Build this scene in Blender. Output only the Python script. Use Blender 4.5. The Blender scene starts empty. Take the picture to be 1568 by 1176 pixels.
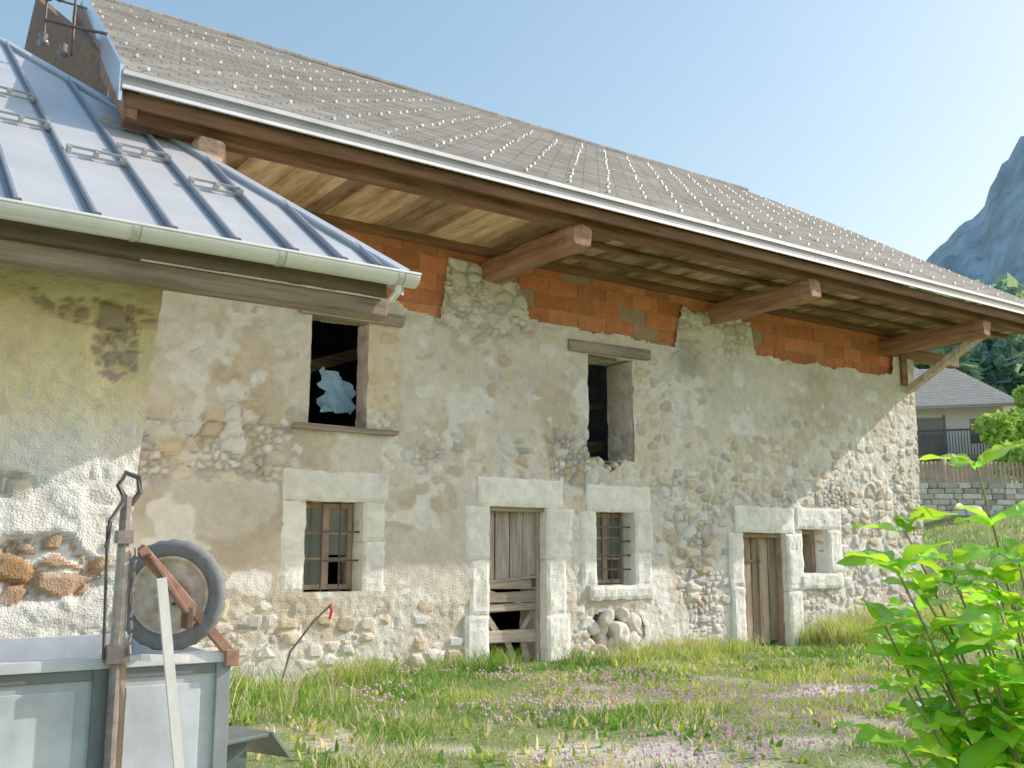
import bpy, math, random
import numpy as np
from mathutils import Vector, Matrix, noise
random.seed(7); rng=np.random.default_rng(7)
scn=bpy.context.scene
# ------------------------------------------------------------------ helpers
def empty(name):
    e=bpy.data.objects.new(name,None); scn.collection.objects.link(e); e.empty_display_size=.2; return e
def add(name,verts,faces,mat,parent=None,tint=None,smooth=False,bevel=0):
    me=bpy.data.meshes.new(name); me.from_pydata([tuple(v) for v in verts] if not isinstance(verts,np.ndarray) else verts.tolist(),[],faces if not isinstance(faces,np.ndarray) else faces.tolist())
    at=me.attributes.new("tint",'FLOAT_COLOR','POINT')
    n=len(me.vertices)
    if tint is None: a=np.ones((n,4),np.float32)
    else:
        t=np.asarray(tint,np.float32); a=np.ones((n,4),np.float32)
        a[:,:3]=t if t.ndim==2 else t[None,:]
    at.data.foreach_set("color",a.ravel())
    if smooth: me.polygons.foreach_set("use_smooth",[True]*len(me.polygons))
    me.materials.append(mat); me.update()
    o=bpy.data.objects.new(name,me); scn.collection.objects.link(o)
    if parent: o.parent=parent
    if bevel:
        b=o.modifiers.new("b",'BEVEL'); b.width=bevel; b.segments=2; b.limit_method='ANGLE'
    return o
BF=[(0,3,2,1),(4,5,6,7),(0,1,5,4),(1,2,6,5),(2,3,7,6),(3,0,4,7)]
class MB:
    def __init__(s): s.v=[];s.f=[];s.t=[]
    def raw(s,v,f,t=(1,1,1)):
        n=len(s.v); s.v+= [tuple(a) for a in v]; s.f+=[tuple(i+n for i in a) for a in f]; s.t+=[t]*len(v)
    def box(s,x0,x1,y0,y1,z0,z1,t=None,jit=0):
        if t is None:
            k=random.uniform(.8,1.12); t=(k,k*random.uniform(.97,1.02),k*random.uniform(.93,1.03))
        v=[(x0,y0,z0),(x1,y0,z0),(x1,y1,z0),(x0,y1,z0),(x0,y0,z1),(x1,y0,z1),(x1,y1,z1),(x0,y1,z1)]
        if jit: v=[tuple(c+random.uniform(-jit,jit) for c in a) for a in v]
        s.raw(v,BF,t)
    def beam(s,p,q,w,h,t=None,taper=1,up=(0,0,1)):
        if t is None:
            k=random.uniform(.85,1.1); t=(k,k,k)
        p=Vector(p);q=Vector(q);d=(q-p).normalized(); r=d.cross(Vector(up)).normalized(); u=r.cross(d)
        v=[]
        for c,k in ((p,1),(q,taper)):
            for a,b in((-1,-1),(1,-1),(1,1),(-1,1)): v.append(c+r*a*w/2*k+u*b*h/2*k)
        s.raw(v,[(0,3,2,1),(4,5,6,7),(0,1,5,4),(1,2,6,5),(2,3,7,6),(3,0,4,7)],t)
    def tube(s,pts,r,n=8,t=(1,1,1),cap=True):
        pts=[Vector(p) for p in pts]; rr=r if isinstance(r,(list,tuple)) else [r]*len(pts)
        v=[];f=[];ref=Vector((.123,.31,.94))
        for i,p in enumerate(pts):
            d=(pts[min(i+1,len(pts)-1)]-pts[max(i-1,0)]).normalized()
            a=d.cross(ref).normalized(); b=d.cross(a)
            for k in range(n):
                th=2*math.pi*k/n; v.append(p+(a*math.cos(th)+b*math.sin(th))*rr[i])
        for i in range(len(pts)-1):
            for k in range(n): f.append((i*n+k,i*n+(k+1)%n,(i+1)*n+(k+1)%n,(i+1)*n+k))
        if cap: f.append(tuple(range(n-1,-1,-1))); f.append(tuple(range((len(pts)-1)*n,len(pts)*n)))
        s.raw(v,f,t)
    def make(s,name,mat,parent=None,**k): return add(name,s.v,s.f,mat,parent,tint=np.array(s.t),**k)

def mat(name,col,rough=.8,metal=0,nscale=(4,4,4),var=.25,bscale=40,bump=.3,bdist=.01,trans=0,col2=None,spec=.3,extra=None):
    m=bpy.data.materials.new(name); m.use_nodes=True; nt=m.node_tree; N=nt.nodes; L=nt.links
    b=N["Principled BSDF"]; b.inputs["Roughness"].default_value=rough; b.inputs["Metallic"].default_value=metal
    b.inputs["Specular IOR Level"].default_value=spec
    tc=N.new("ShaderNodeTexCoord"); mp=N.new("ShaderNodeMapping"); mp.inputs["Scale"].default_value=nscale
    L.new(tc.outputs["Object"],mp.inputs[0])
    n=N.new("ShaderNodeTexNoise"); n.inputs["Scale"].default_value=1; n.inputs["Detail"].default_value=8; n.inputs["Roughness"].default_value=.65
    L.new(mp.outputs[0],n.inputs["Vector"])
    r=N.new("ShaderNodeValToRGB"); c=col; c2=col2 or tuple(x*(1-var) for x in col)
    r.color_ramp.elements[0].position=.32; r.color_ramp.elements[0].color=(*c2,1)
    r.color_ramp.elements[1].position=.66; r.color_ramp.elements[1].color=(*(c if col2 else tuple(min(1,x*(1+var*.6)) for x in col)),1)
    L.new(n.outputs["Fac"],r.inputs[0])
    at=N.new("ShaderNodeAttribute"); at.attribute_name="tint"
    mx=N.new("ShaderNodeMix"); mx.data_type='RGBA'; mx.blend_type='MULTIPLY'; mx.inputs[0].default_value=1
    L.new(r.outputs[0],mx.inputs[6]); L.new(at.outputs["Color"],mx.inputs[7])
    L.new(mx.outputs[2],b.inputs["Base Color"])
    if bump:
        n2=N.new("ShaderNodeTexNoise"); n2.inputs["Detail"].default_value=6; n2.inputs["Scale"].default_value=1
        mp2=N.new("ShaderNodeMapping"); mp2.inputs["Scale"].default_value=bscale if isinstance(bscale,tuple) else (bscale,)*3
        L.new(tc.outputs["Object"],mp2.inputs[0]); L.new(mp2.outputs[0],n2.inputs["Vector"])
        bp=N.new("ShaderNodeBump"); bp.inputs["Strength"].default_value=bump; bp.inputs["Distance"].default_value=bdist
        L.new(n2.outputs["Fac"],bp.inputs["Height"]); L.new(bp.outputs[0],b.inputs["Normal"])
    if trans:
        out=N["Material Output"]; t=N.new("ShaderNodeBsdfTranslucent"); ms=N.new("ShaderNodeMixShader"); ms.inputs[0].default_value=trans
        g=N.new("ShaderNodeMix"); g.data_type='RGBA'; g.blend_type='MULTIPLY'; g.inputs[0].default_value=1; g.inputs[7].default_value=(1.5,1.5,.6,1)
        L.new(mx.outputs[2],g.inputs[6]); L.new(g.outputs[2],t.inputs[0])
        L.new(b.outputs[0],ms.inputs[1]); L.new(t.outputs[0],ms.inputs[2]); L.new(ms.outputs[0],out.inputs[0])
    return m
M={}
M['masonry']=mat("lime_masonry",(1,1,1),.95,0,(9,9,9),.20,70,1.0,.016,spec=.1)
M['stone']=mat("dressed_stone",(.88,.85,.80),.9,0,(7,7,7),.16,45,.8,.01,spec=.15)
M['boulder']=mat("boulder",(.74,.68,.60),.9,0,(9,9,9),.3,30,.6,.015,spec=.15)
M['brick']=mat("hollow_brick",(.64,.19,.08),.9,0,(6,6,6),.25,(4,4,140),.5,.006,spec=.15)
M['mortar']=mat("mortar",(.42,.31,.23),.95,0,(8,8,8),.3,60,.6,.01)
wd=dict(rough=.8,bump=.6,bdist=.006,spec=.2)
M['wood_x']=mat("old_wood_x",(.25,.12,.065),nscale=(1.2,14,14),col2=(.085,.04,.024),bscale=(4,60,60),**wd)
M['wood_y']=mat("old_wood_y",(.46,.24,.14),nscale=(14,1.2,14),col2=(.17,.08,.05),bscale=(60,4,60),**wd)
M['soffit']=mat("soffit_board",(.92,.66,.42),nscale=(5,.9,9),col2=(.24,.10,.04),bscale=(60,4,60),**wd)
M['greywood_x']=mat("weathered_wood_x",(.44,.35,.28),nscale=(1.2,16,16),col2=(.17,.125,.10),bscale=(4,70,70),**wd)
M['greywood_z']=mat("weathered_wood_z",(.58,.48,.39),nscale=(16,16,1.6),col2=(.22,.17,.13),bscale=(70,70,4),**wd)
M['brownwood_z']=mat("brown_door_wood",(.46,.33,.22),nscale=(14,14,1.4),col2=(.14,.095,.065),bscale=(70,70,4),**wd)
M['framewood']=mat("window_wood",(.42,.28,.2),nscale=(10,10,5),col2=(.22,.14,.09),bscale=60,**wd)
M['galv']=mat("galvanised_metal",(.88,.87,.87),.42,.35,(5,5,5),.1,20,.1,.002,spec=.5)
M['sheet']=mat("standing_seam_sheet",(.56,.575,.60),.42,.35,(2,2,2),.12,6,.08,.004,spec=.5)
M['verge']=mat("polished_verge_metal",(.85,.9,.95),.14,.9,(2,2,2),.06,5,.12,.004,spec=.5)
M['fascia']=mat("zinc_fascia",(.62,.62,.63),.5,.3,(3,3,3),.15,10,.1,.003)
M['seamdark']=mat("seam_end",(.08,.09,.10),.6,.3,(5,5,5),.2,20,.1)
M['iron']=mat("iron",(.08,.065,.06),.6,.5,(20,20,20),.4,60,.4,.002)
M['rust']=mat("rusty_steel",(.32,.16,.11),.8,.2,(14,14,14),.4,50,.5,.003)
M['glass']=mat("dusty_glass",(.07,.075,.075),.15,0,(5,5,5),.3,5,.05,spec=.6)
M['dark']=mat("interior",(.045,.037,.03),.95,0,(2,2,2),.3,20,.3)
M['siding']=mat("white_siding",(.78,.77,.76),.6,0,(3,3,3),.1,20,.1)
M['bluepaint']=mat("blue_grey_paint",(.46,.50,.56),.4,.1,(3,3,3),.28,14,.12,.004,spec=.5)
M['rubber']=mat("rubber",(.05,.05,.052),.75,0,(20,20,20),.3,60,.3,.003)
M['cream']=mat("cream_rim",(.82,.74,.62),.6,.1,(9,9,9),.35,30,.3,.002,col2=(.4,.2,.11))
M['white']=mat("white_plank",(.82,.80,.77),.7,0,(10,10,3),.2,30,.3,.003)
M['tarp']=mat("blue_tarp",(.6,.8,.9),.6,0,(3,3,3),.2,12,.6,.03)
M['red']=mat("red_paint",(.6,.03,.03),.5,0,(5,5,5),.2,20,.1)
M['green_paint']=mat("dark_green_paint",(.10,.13,.12),.5,.2,(8,8,8),.3,20,.2)
M['grass']=mat("grass",(1,1,1),.7,0,(3,3,3),.15,0,0,trans=.35,spec=.2)
M['ground']=mat("ground",(1,1,1),.95,0,(3,3,3),.25,25,.8,.03,spec=.1)
M['leaf']=mat("leaf",(.19,.46,.04),.38,0,(12,12,12),.2,60,.15,.002,trans=.5,spec=.4)
M['stem']=mat("stem",(.2,.17,.08),.7,0,(20,20,20),.3,60,.3)
M['foliage']=mat("foliage",(.1,.17,.045),.7,0,(1,1,1),.25,0,0,trans=.25,spec=.2)
M['forest']=mat("hazy_forest",(.20,.32,.26),.9,0,(.2,.2,.2),.25,0,0,trans=.3,spec=.05)  # pale blue-green base carries the haze in its colour
M['mountain']=mat("hazy_mountain",(.40,.47,.53),.95,0,(.012,.012,.02),.35,(.05,.05,.05),1,14,spec=0)  # distance haze painted in as a bluish base colour
M['flower']=mat("clover_flower",(.78,.42,.58),.8,0,(30,30,30),.2,0,0)
M['tile']=mat("pale_roof_tile",(.66,.62,.60),.8,0,(3,3,3),.15,(20,2,20),.8,.03)
M['render']=mat("grey_render",(.66,.61,.56),.9,0,(2,2,2),.1,30,.3)
M['fence']=mat("fence_wood",(.52,.37,.26),.8,0,(6,6,2),.25,30,.4)
M['porcelain']=mat("insulator_porcelain",(.12,.1,.1),.2,0,(6,6,6),.2,10,.05,spec=.6)
def slate():
    m=mat("slate_roof",(.275,.262,.25),.75,0,(2.5,2.5,2.5),.25,25,.3,.006); nt=m.node_tree;N=nt.nodes;L=nt.links
    tc=[n for n in N if n.type=='TEX_COORD'][0]; sx=N.new("ShaderNodeSeparateXYZ"); L.new(tc.outputs["Object"],sx.inputs[0])
    cb=N.new("ShaderNodeCombineXYZ"); L.new(sx.outputs[0],cb.inputs[0])
    a=N.new("ShaderNodeMath"); a.operation='ADD'; a.inputs[1].default_value=2.1; L.new(sx.outputs[1],a.inputs[0])
    d=N.new("ShaderNodeMath"); d.operation='DIVIDE'; d.inputs[1].default_value=.848; L.new(a.outputs[0],d.inputs[0]); L.new(d.outputs[0],cb.inputs[1])
    bt=N.new("ShaderNodeTexBrick"); bt.inputs["Scale"].default_value=1; bt.inputs["Brick Width"].default_value=.28; bt.inputs["Row Height"].default_value=.2
    bt.inputs["Mortar Size"].default_value=.007; bt.inputs["Color1"].default_value=(.78,.78,.78,1); bt.inputs["Color2"].default_value=(1.18,1.15,1.1,1); bt.inputs["Mortar"].default_value=(.3,.3,.3,1)
    L.new(cb.outputs[0],bt.inputs["Vector"])
    b=N["Principled BSDF"]; old=b.inputs["Base Color"].links[0].from_socket
    mx=N.new("ShaderNodeMix"); mx.data_type='RGBA'; mx.blend_type='MULTIPLY'; mx.inputs[0].default_value=1
    L.new(old,mx.inputs[6]); L.new(bt.outputs["Color"],mx.inputs[7]); L.new(mx.outputs[2],b.inputs["Base Color"])
    return m
M['slate']=slate()
# ------------------------------------------------------------------ numpy noise
def hsh(i,j,s): 
    v=np.sin(i*127.1+j*311.7+s*74.7)*43758.5453; return v-np.floor(v)
def vnoise(x,z,s=0):
    i=np.floor(x);j=np.floor(z);a=x-i;b=z-j;a=a*a*(3-2*a);b=b*b*(3-2*b)
    return (hsh(i,j,s)*(1-a)+hsh(i+1,j,s)*a)*(1-b)+(hsh(i,j+1,s)*(1-a)+hsh(i+1,j+1,s)*a)*b
def fbm(x,z,s=0,o=4):
    t=0;a=.5
    for k in range(o): t=t+a*vnoise(x*2**k,z*2**k,s+k*3.1); a*=.5
    return t/(1-.5**o)
def vor(x,z,s=0):
    i=np.floor(x);j=np.floor(z);F1=np.full(x.shape,9.);F2=F1.copy();I=np.zeros_like(x)
    for a in(-1,0,1):
        for b in(-1,0,1):
            ci=i+a;cj=j+b
            d=np.hypot(x-ci-.15-.7*hsh(ci,cj,s),z-cj-.15-.7*hsh(ci,cj,s+5))
            m=d<F1; F2=np.where(m,F1,np.minimum(F2,d)); I=np.where(m,hsh(ci,cj,s+9),I); F1=np.where(m,d,F1)
    return F1,F2,I
def sm(a,b,x): t=np.clip((x-a)/(b-a),0,1); return t*t*(3-2*t)
PAL=np.array([(.80,.75,.68),(.70,.61,.50),(.70,.55,.36),(.88,.85,.80),(.54,.51,.47),(.76,.68,.56),(.60,.48,.35),(.84,.80,.74)])
def box01(X,Z,x0,x1,z0,z1,w=.25): return sm(x0-w,x0+w,X)*(1-sm(x1-w,x1+w,X))*sm(z0-w,z0+w,Z)*(1-sm(z1-w,z1+w,Z))
def field(X,Z,kind):
    wx=X+.15*(fbm(X*3,Z*3,1)-.5); wz=Z+.15*(fbm(X*3,Z*3,2)-.5)
    F1,F2,I=vor(wx/.24,wz/.16,3); e=F2-F1
    G1,G2,J=vor(wx/.11,wz/.085,13); g=G2-G1
    big=I>.5
    S=np.where(big,.012+.047*sm(.02,.45,e)+.04*(I-.66),.004+.028*sm(.02,.5,g)+.016*(J-.5))
    ID=np.where(big,(I*57.3)%1,(J*91.7)%1)
    if kind=='main':
        ex=np.full_like(X,.07)
        ex+=.85*box01(X,Z,2.2,4.45,2.2,3.05,.2)
        ex+=1.*box01(X,Z,6.2,7.7,4.3,5.6,.2)+.95*box01(X,Z,10.4,12.2,4.45,5.6,.2)
        ex+=.6*box01(X,Z,1,9,-1,.75,.25)
        ex+=.8*box01(X,Z,10.0,17,-1,2.4,.5)+.45*box01(X,Z,11,17,2.2,3.3,.5)
        ex+=.42*box01(X,Z,5.3,8.9,2.4,3.1,.2)+.7*box01(X,Z,8.1,8.8,2.4,3.2,.15)+.45*box01(X,Z,9.5,10.6,2.3,4.2,.2)
        ex+=.6*box01(X,Z,5.3,5.75,2.9,4.25,.06)+.16*box01(X,Z,2,17,2.3,4.6,.3)
        ex-=.3*box01(X,Z,2.0,7,.9,2.1,.15)
    elif kind=='shed':
        ex=1.1*sm(.36,.24,np.hypot((X-1.26)/1.15,(Z-1.36)/.75)+.2*(fbm(X*6,Z*6,3)-.5))+1.1*sm(.2,.12,np.hypot((X-1.0)/1.0,(Z-1.92)/.5))
        ex+=.8*sm(.30,.2,np.hypot((X-1.5)/1.5,(Z-3.13)/.42))+.8*sm(.28,.18,np.hypot((X-1.62)/.8,(Z-2.88)/1.0))+.4*box01(X,Z,1.5,3,-1,2.4,.1)+.7*box01(X,Z,1.3,3,-1,1.0,.1)
    else: ex=np.full_like(X,.7)
    ex=np.clip(ex+(.5 if kind=='shed' else .95)*(fbm(X*1.3,Z*1.3,20)-.5),0,1.15)
    Pl=.072-.054*ex+.036*(fbm(X*2.2,Z*2.2,30)-.5)
    rough=.011*(fbm(X*16,Z*16,40,2)-.5)*2+.011*(fbm(X*7,Z*7,44,2)-.5)*2
    if kind=='main': rough*=1-.6*box01(X,Z,2,7,1.0,2.2,.15)
    Pl=Pl+rough
    k=sm(-.004,.004,S-Pl)
    H=np.maximum(S,Pl)+.004*(fbm(X*25,Z*25,50,2)-.5)
    c=PAL[(ID*8).astype(int)%8]*(.82+.34*((ID*131)%1))[:,None]
    n=fbm(X*.9,Z*.9,60)[:,None]
    if kind=='main':
        pc=np.array([.78,.695,.575])*(1-n)+np.array([.86,.785,.665])*n
        sb=box01(X,Z,2,7,1.0,2.25,.15)[:,None]; pc=pc*(1-sb)+np.array([.73,.65,.545])*sb
        yl=(box01(X,Z,5.3,5.75,2.9,4.25,.06)*.8+box01(X,Z,9.5,9.9,2.8,4.2,.08)*.35)[:,None]; pc=pc*(1-yl)+np.array([.88,.68,.42])*yl; c=c*(1-yl*.5)+np.array([.86,.66,.40])*yl*.5
        lo=np.maximum(sm(1.1,.6,Z),sm(12.5,16,X)*sm(4,3,Z))[:,None]*.55; pc=pc*(1-lo)+np.array([.89,.85,.78])*lo  # plaster painted paler along the sunlit lower band and right end
        dull=sm(3.2,4.3,Z)[:,None]; c=c*(1-.3*dull)+pc*.3*dull
    elif kind=='shed':
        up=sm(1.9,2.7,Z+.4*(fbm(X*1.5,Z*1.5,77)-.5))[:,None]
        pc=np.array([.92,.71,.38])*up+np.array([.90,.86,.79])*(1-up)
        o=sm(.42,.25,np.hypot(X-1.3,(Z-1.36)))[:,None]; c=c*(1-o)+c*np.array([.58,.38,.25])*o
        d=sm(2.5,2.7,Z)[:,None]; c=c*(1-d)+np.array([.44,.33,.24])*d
    else: pc=np.array([.70,.61,.51])*np.ones((len(X),1))
    st=fbm(X*.7+5,Z*2.1,70)[:,None]; pc=pc*(.82+.3*st)
    sp=fbm(X*5,Z*5,72,3)[:,None]; pc=pc*(.88+.22*sp)
    if kind=='main':
        pt=sm(.60,.64,fbm(X*1.1+3,Z*1.4,93))[:,None]; pc=pc*(1-pt)+pc*np.array([.86,.80,.71])*pt
        pt=sm(.64,.67,fbm(X*2.3+9,Z*2.6,94,3))[:,None]; pc=pc*(1-pt)+np.array([.9,.86,.79])*pt
        ru=sm(0,.5,2.9-Z)*sm(.9,0,2.9-Z)*np.exp(-((X-4.6)/.2)**2)+sm(0,.3,1.0-Z)*sm(.8,0,1.0-Z)*np.exp(-((X-9.2)/.5)**2); pc=pc*(1-.18*ru)[:,None]
    col=pc*(1-k[:,None])+c*k[:,None]
    deep=sm(.03,.005,H)[:,None]*(ex>.3)[:,None]; col=col*(1-.45*deep)
    if kind=='main':
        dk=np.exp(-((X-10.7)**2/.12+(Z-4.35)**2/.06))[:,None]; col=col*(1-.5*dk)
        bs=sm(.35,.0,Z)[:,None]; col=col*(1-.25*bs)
    return H,np.clip(col,0,.92)
def patch(name,us,zs,fn,kind,parent,skip=None,off=.02):
    U,Z=np.meshgrid(us,zs); U=U.ravel();Z=Z.ravel(); H,C=field(U,Z,kind)
    V=fn(U,Z,H-off); nu=len(us); nz=len(zs)
    i,j=np.meshgrid(np.arange(nu-1),np.arange(nz-1)); i=i.ravel();j=j.ravel()
    a=j*nu+i; Fc=np.stack([a,a+1,a+1+nu,a+nu],1)
    if skip is not None:
        cu=(us[i]+us[i+1])/2; cz=(zs[j]+zs[j+1])/2; Fc=Fc[~skip(cu,cz)]
    return add(name,V,Fc,M['masonry'],parent,tint=C)
# ------------------------------------------------------------------ FARMHOUSE
H=empty("stone_farmhouse")
OPEN=[(4.575,5.325,2.95,4.25),(8.725,9.575,2.775,4.25),(4.575,5.3,1.05,2.075),(7.075,7.975,.05,2.075),(8.825,9.525,1.05,2.05),(11.725,12.725,.05,1.8),(13.1,13.75,1.175,1.875)]
bx=np.array([0,5.6,5.9,6.35,6.45,7.45,7.6,7.75,10.45,10.6,12.1,12.2,15.8,15.95,30]); bz=np.array([4.6,4.6,4.5,4.5,5.25,5.25,4.95,4.58,4.58,5.2,5.15,4.62,4.66,5.6,5.6])
def skip(x,z):
    m=np.zeros(x.shape,bool)
    for a,b,c,d in OPEN: m|=(x>a)&(x<b)&(z>c)&(z<d)
    m|= z>np.interp(x,bx,bz)+.18*(fbm(x*3,z*3,88)-.5)
    m|= np.hypot((x-9.16)/.5,(z-.42)/.3)+.35*(fbm(x*5,z*5,91)-.5)<1
    m|= (x>8.85)&(x<9.35)&(z<=2.775)&(z>2.6+.6*np.abs(x-9.1))
    return m
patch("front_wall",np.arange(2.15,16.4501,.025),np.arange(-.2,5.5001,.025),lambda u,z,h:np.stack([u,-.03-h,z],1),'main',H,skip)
b=MB()
for r in range(5):
    z0=4.38+r*.225
    x=2.2-(.26 if r%2 else 0)
    while x<15.95:
        w=.5; t=random.uniform(.7,1.15); g=random.uniform(.9,1.1)
        tt=(t,t*g,t*g)
        if random.random()<.05: tt=(.6,1.2,1.9)
        if x>2.2: b.box(x,min(x+w,16.0),.004+random.uniform(-.006,.004),.18,z0,z0+.212,t=tt,jit=.004)
        x+=w+.014
b.make("red_brick_infill",M['brick'],H,bevel=.004)
b=MB(); b.box(2.2,16.3,.016,.2,4.28,5.55,t=(1,1,1)); b.make("mortar_backing",M['mortar'],H)
for k,(x0,x1,z0,z1) in enumerate(OPEN):
    dp=.3 if k==0 else .56
    ys=np.arange(-.03,dp,.03); zz=np.linspace(z0,z1,int((z1-z0)/.03)+1); xx=np.linspace(x0,x1,int((x1-x0)/.03)+1)
    patch("reveal_l%d"%k,ys,zz,lambda u,z,h,x=x0:np.stack([x-.01+h*.4,u,z],1),'side',H,off=.05)
    patch("reveal_r%d"%k,ys,zz,lambda u,z,h,x=x1:np.stack([x+.01-h*.4,u,z],1),'side',H,off=.05)
    patch("reveal_t%d"%k,xx,ys,lambda u,z,h,x=z1:np.stack([u,z,x+.01-h*.3],1),'side',H,off=.05)
    patch("reveal_b%d"%k,xx,ys,lambda u,z,h,x=z0:np.stack([u,z,x-.01+h*.3],1),'side',H,off=.05)
b=MB(); b.box(8.3,10.1,.3,.34,-.1,1.0,t=(.5,.5,.5)); b.box(8.6,9.7,.3,.5,2.4,2.8,t=(1,1,1)); b.make("cavity_back",M['boulder'],H)
def bould(name,lst):
    v=[];f=[];t=[]
    import bmesh
    for (x,y,z,rx,ry,rz) in lst:
        bm=bmesh.new(); bmesh.ops.create_icosphere(bm,subdivisions=3,radius=1)
        sd=random.uniform(0,99); rot=Matrix.Rotation(random.uniform(0,6),3,'Y')
        n=len(v)
        for q in bm.verts:
            c=q.co.copy(); k=1+.35*(noise.noise(c*1.1+Vector((sd,0,0))))+.08*noise.noise(c*4+Vector((sd,0,0)))
            c=Vector((max(-.8,min(.8,c.x)),max(-.8,min(.8,c.y)),max(-.75,min(.75,c.z))))*k*1.15
            c=rot@Vector((c.x*rx,c.y*ry,c.z*rz)); v.append((x+c.x,y+c.y,z+c.z))
        for p in bm.faces: f.append(tuple(a.index+n for a in p.verts))
        k=random.choice([(1,1,1),(.9,.85,.75),(1.1,1.1,1.1),(.95,.85,.65)]); t+=[k]*len(bm.verts); bm.free()
    return add(name,v,f,M['boulder'],H,tint=np.array(t),smooth=True)
L=[]
for (x,z,r) in [(8.72,.28,.11),(8.78,.5,.12),(8.95,.3,.1),(9.0,.62,.1),(9.15,.2,.13),(9.22,.42,.14),(9.45,.3,.13),(9.5,.55,.13),(9.3,.66,.1),(9.65,.25,.12),(9.0,.46,.09),(9.62,.44,.11),(8.85,.12,.13),(9.4,.1,.13),(9.2,.02,.12),(8.6,.1,.1),(9.7,.1,.11),(9.12,.7,.07),(9.4,.44,.07),(8.66,.4,.08)]:
    L.append((x,.04+random.uniform(-.07,.05)-(.1 if z<.2 else 0),z,r*1.2,r,r*.85))
for i in range(5): L.append((8.8+.15*i,.05,2.66+random.uniform(-.03,.03)+.04*abs(i-2),.08,.12,.06))
bould("rubble_stones",L)
b=MB()
def gable(X0,X1,mt,nm):
    v=[];
    for X in(X0,X1): v+=[(X,.02,-.3),(X,12,-.3),(X,12,6.75),(X,6,10.45),(X,.02,6.75)]
    add(nm,v,[(0,1,2,3,4),(9,8,7,6,5),(0,5,6,1),(1,6,7,2),(2,7,8,3),(3,8,9,4),(4,9,5,0)],mt,H)
gable(2.17,2.3,M['wood_x'],"left_gable_wall"); 
patch("right_gable_wall",np.arange(.0,12,.06),np.arange(-.2,5.5,.06),lambda u,z,h:np.stack([16.44+h,u,z],1),'side',H)
gable(16.2,16.36,M['masonry'],"right_gable_core")
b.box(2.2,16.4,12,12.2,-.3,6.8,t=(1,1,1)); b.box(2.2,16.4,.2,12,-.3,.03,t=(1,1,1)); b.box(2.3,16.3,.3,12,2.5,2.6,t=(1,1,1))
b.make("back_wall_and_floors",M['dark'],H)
b=MB(); x=2.17
while x<16.4: 
    b.box(x,x+.075,-.03,.02,5.5,6.85,t=(1,1,1)); b.box(x+.075,x+.12,-.005,.02,5.5,6.85,t=(.85,.85,.85)); x+=.12
b.make("upper_siding",M['siding'],H)
b=MB(); b.beam((3.6,1.6,3.35),(6.6,1.9,4.45),.16,.16); b.beam((4.2,2.6,2.6),(4.9,2.6,4.6),.14,.14); b.beam((8.4,1.4,3.0),(10.4,1.7,3.2),.14,.16); b.beam((8.6,2.4,3.95),(11.0,2.4,3.97),.1,.08,t=(3,3,3)); b.make("interior_beams",M['greywood_x'],H)  # last beam, tinted palest, stands in for a bright slit of light
v=[];n=12
for i in range(n):
    for j in range(n): v.append((5.14+.46*i/(n-1)+.05*math.sin(j*1.7)*(i<3),.9+.08*math.sin(i*1.3+j),3.26+.56*j/(n-1)-.25*(i/(n-1))**2*(j/(n-1))))
add("hanging_tarp",v,[(j+i*n,j+1+i*n,j+1+(i+1)*n,j+(i+1)*n) for i in range(n-1) for j in range(n-1)],M['tarp'],H,smooth=True,tint=(1.4,1.5,1.7))
def dress(name,lst):
    v=[];f=[];t=[]
    for(x0,x1,y0,y1,z0,z1) in lst:
        nx=max(2,int((x1-x0)/.045));nz=max(2,int((z1-z0)/.045)); sd=random.uniform(0,50); k=random.uniform(.9,1.07)
        n=len(v); W=nx+1
        for j in range(nz+1):
            for i in range(nx+1):
                x=x0+(x1-x0)*i/nx; z=z0+(z1-z0)*j/nz
                e=min(i,nx-i,j,nz-j); q=noise.noise(Vector((x*6,z*6,sd))); q2=noise.noise(Vector((x*22,z*22,sd)))
                y=y0+.014*q+.010*q2+(.016 if e==0 else 0)
                ex=.016*noise.noise(Vector((z*9,sd,x)))if i in(0,nx) else 0; ez=.016*noise.noise(Vector((x*9,sd,z))) if j in(0,nz) else 0
                kk=k*(1+.14*noise.noise(Vector((x*4,z*4,sd+9))))
                v.append((x+ex,y,z+ez)); t.append((kk,kk,kk*(.97+.05*q)))
        for j in range(nz):
            for i in range(nx): a=n+j*W+i; f.append((a,a+1,a+1+W,a+W))
        ring=[j*W for j in range(nz,0,-1)]+list(range(0,nx))+[j*W+nx for j in range(0,nz)]+[nz*W+i for i in range(nx,0,-1)]
        m=len(v)
        for a in ring: p=v[n+a]; v.append((p[0],y1,p[2])); t.append((k,)*3)
        R=len(ring)
        for a in range(R): c=(a+1)%R; f.append((n+ring[a],m+a,m+c,n+ring[c]))
    add(name,v,f,M['stone'],H,tint=np.array(t))
F=-.1
dress("stone_surround_window",[(4.3,5.62,F,.2,2.075,2.42),(4.3,4.575,F,.2,1.05,2.07),(5.3,5.6,F,.2,1.0,1.62),(5.3,5.57,F,.2,1.625,2.07)])
dress("stone_surround_door",[(6.9,8.25,F,.2,2.08,2.45),(6.72,7.075,F,.2,.0,.72),(6.78,7.075,F,.2,.725,1.4),(6.72,7.075,F,.2,1.405,2.075),(7.975,8.42,F,.2,1.4,2.075),(7.975,8.3,F,.2,.7,1.395),(7.975,8.36,F,.2,-.05,.695)])
dress("stone_surround_window",[(8.66,9.82,F,.2,2.055,2.42),(8.56,8.825,F,.2,1.05,2.05),(9.525,9.86,F,.2,1.5,2.05),(9.525,9.83,F,.2,1.05,1.495),(8.7,9.85,F-.02,.3,.86,1.045)])
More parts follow.
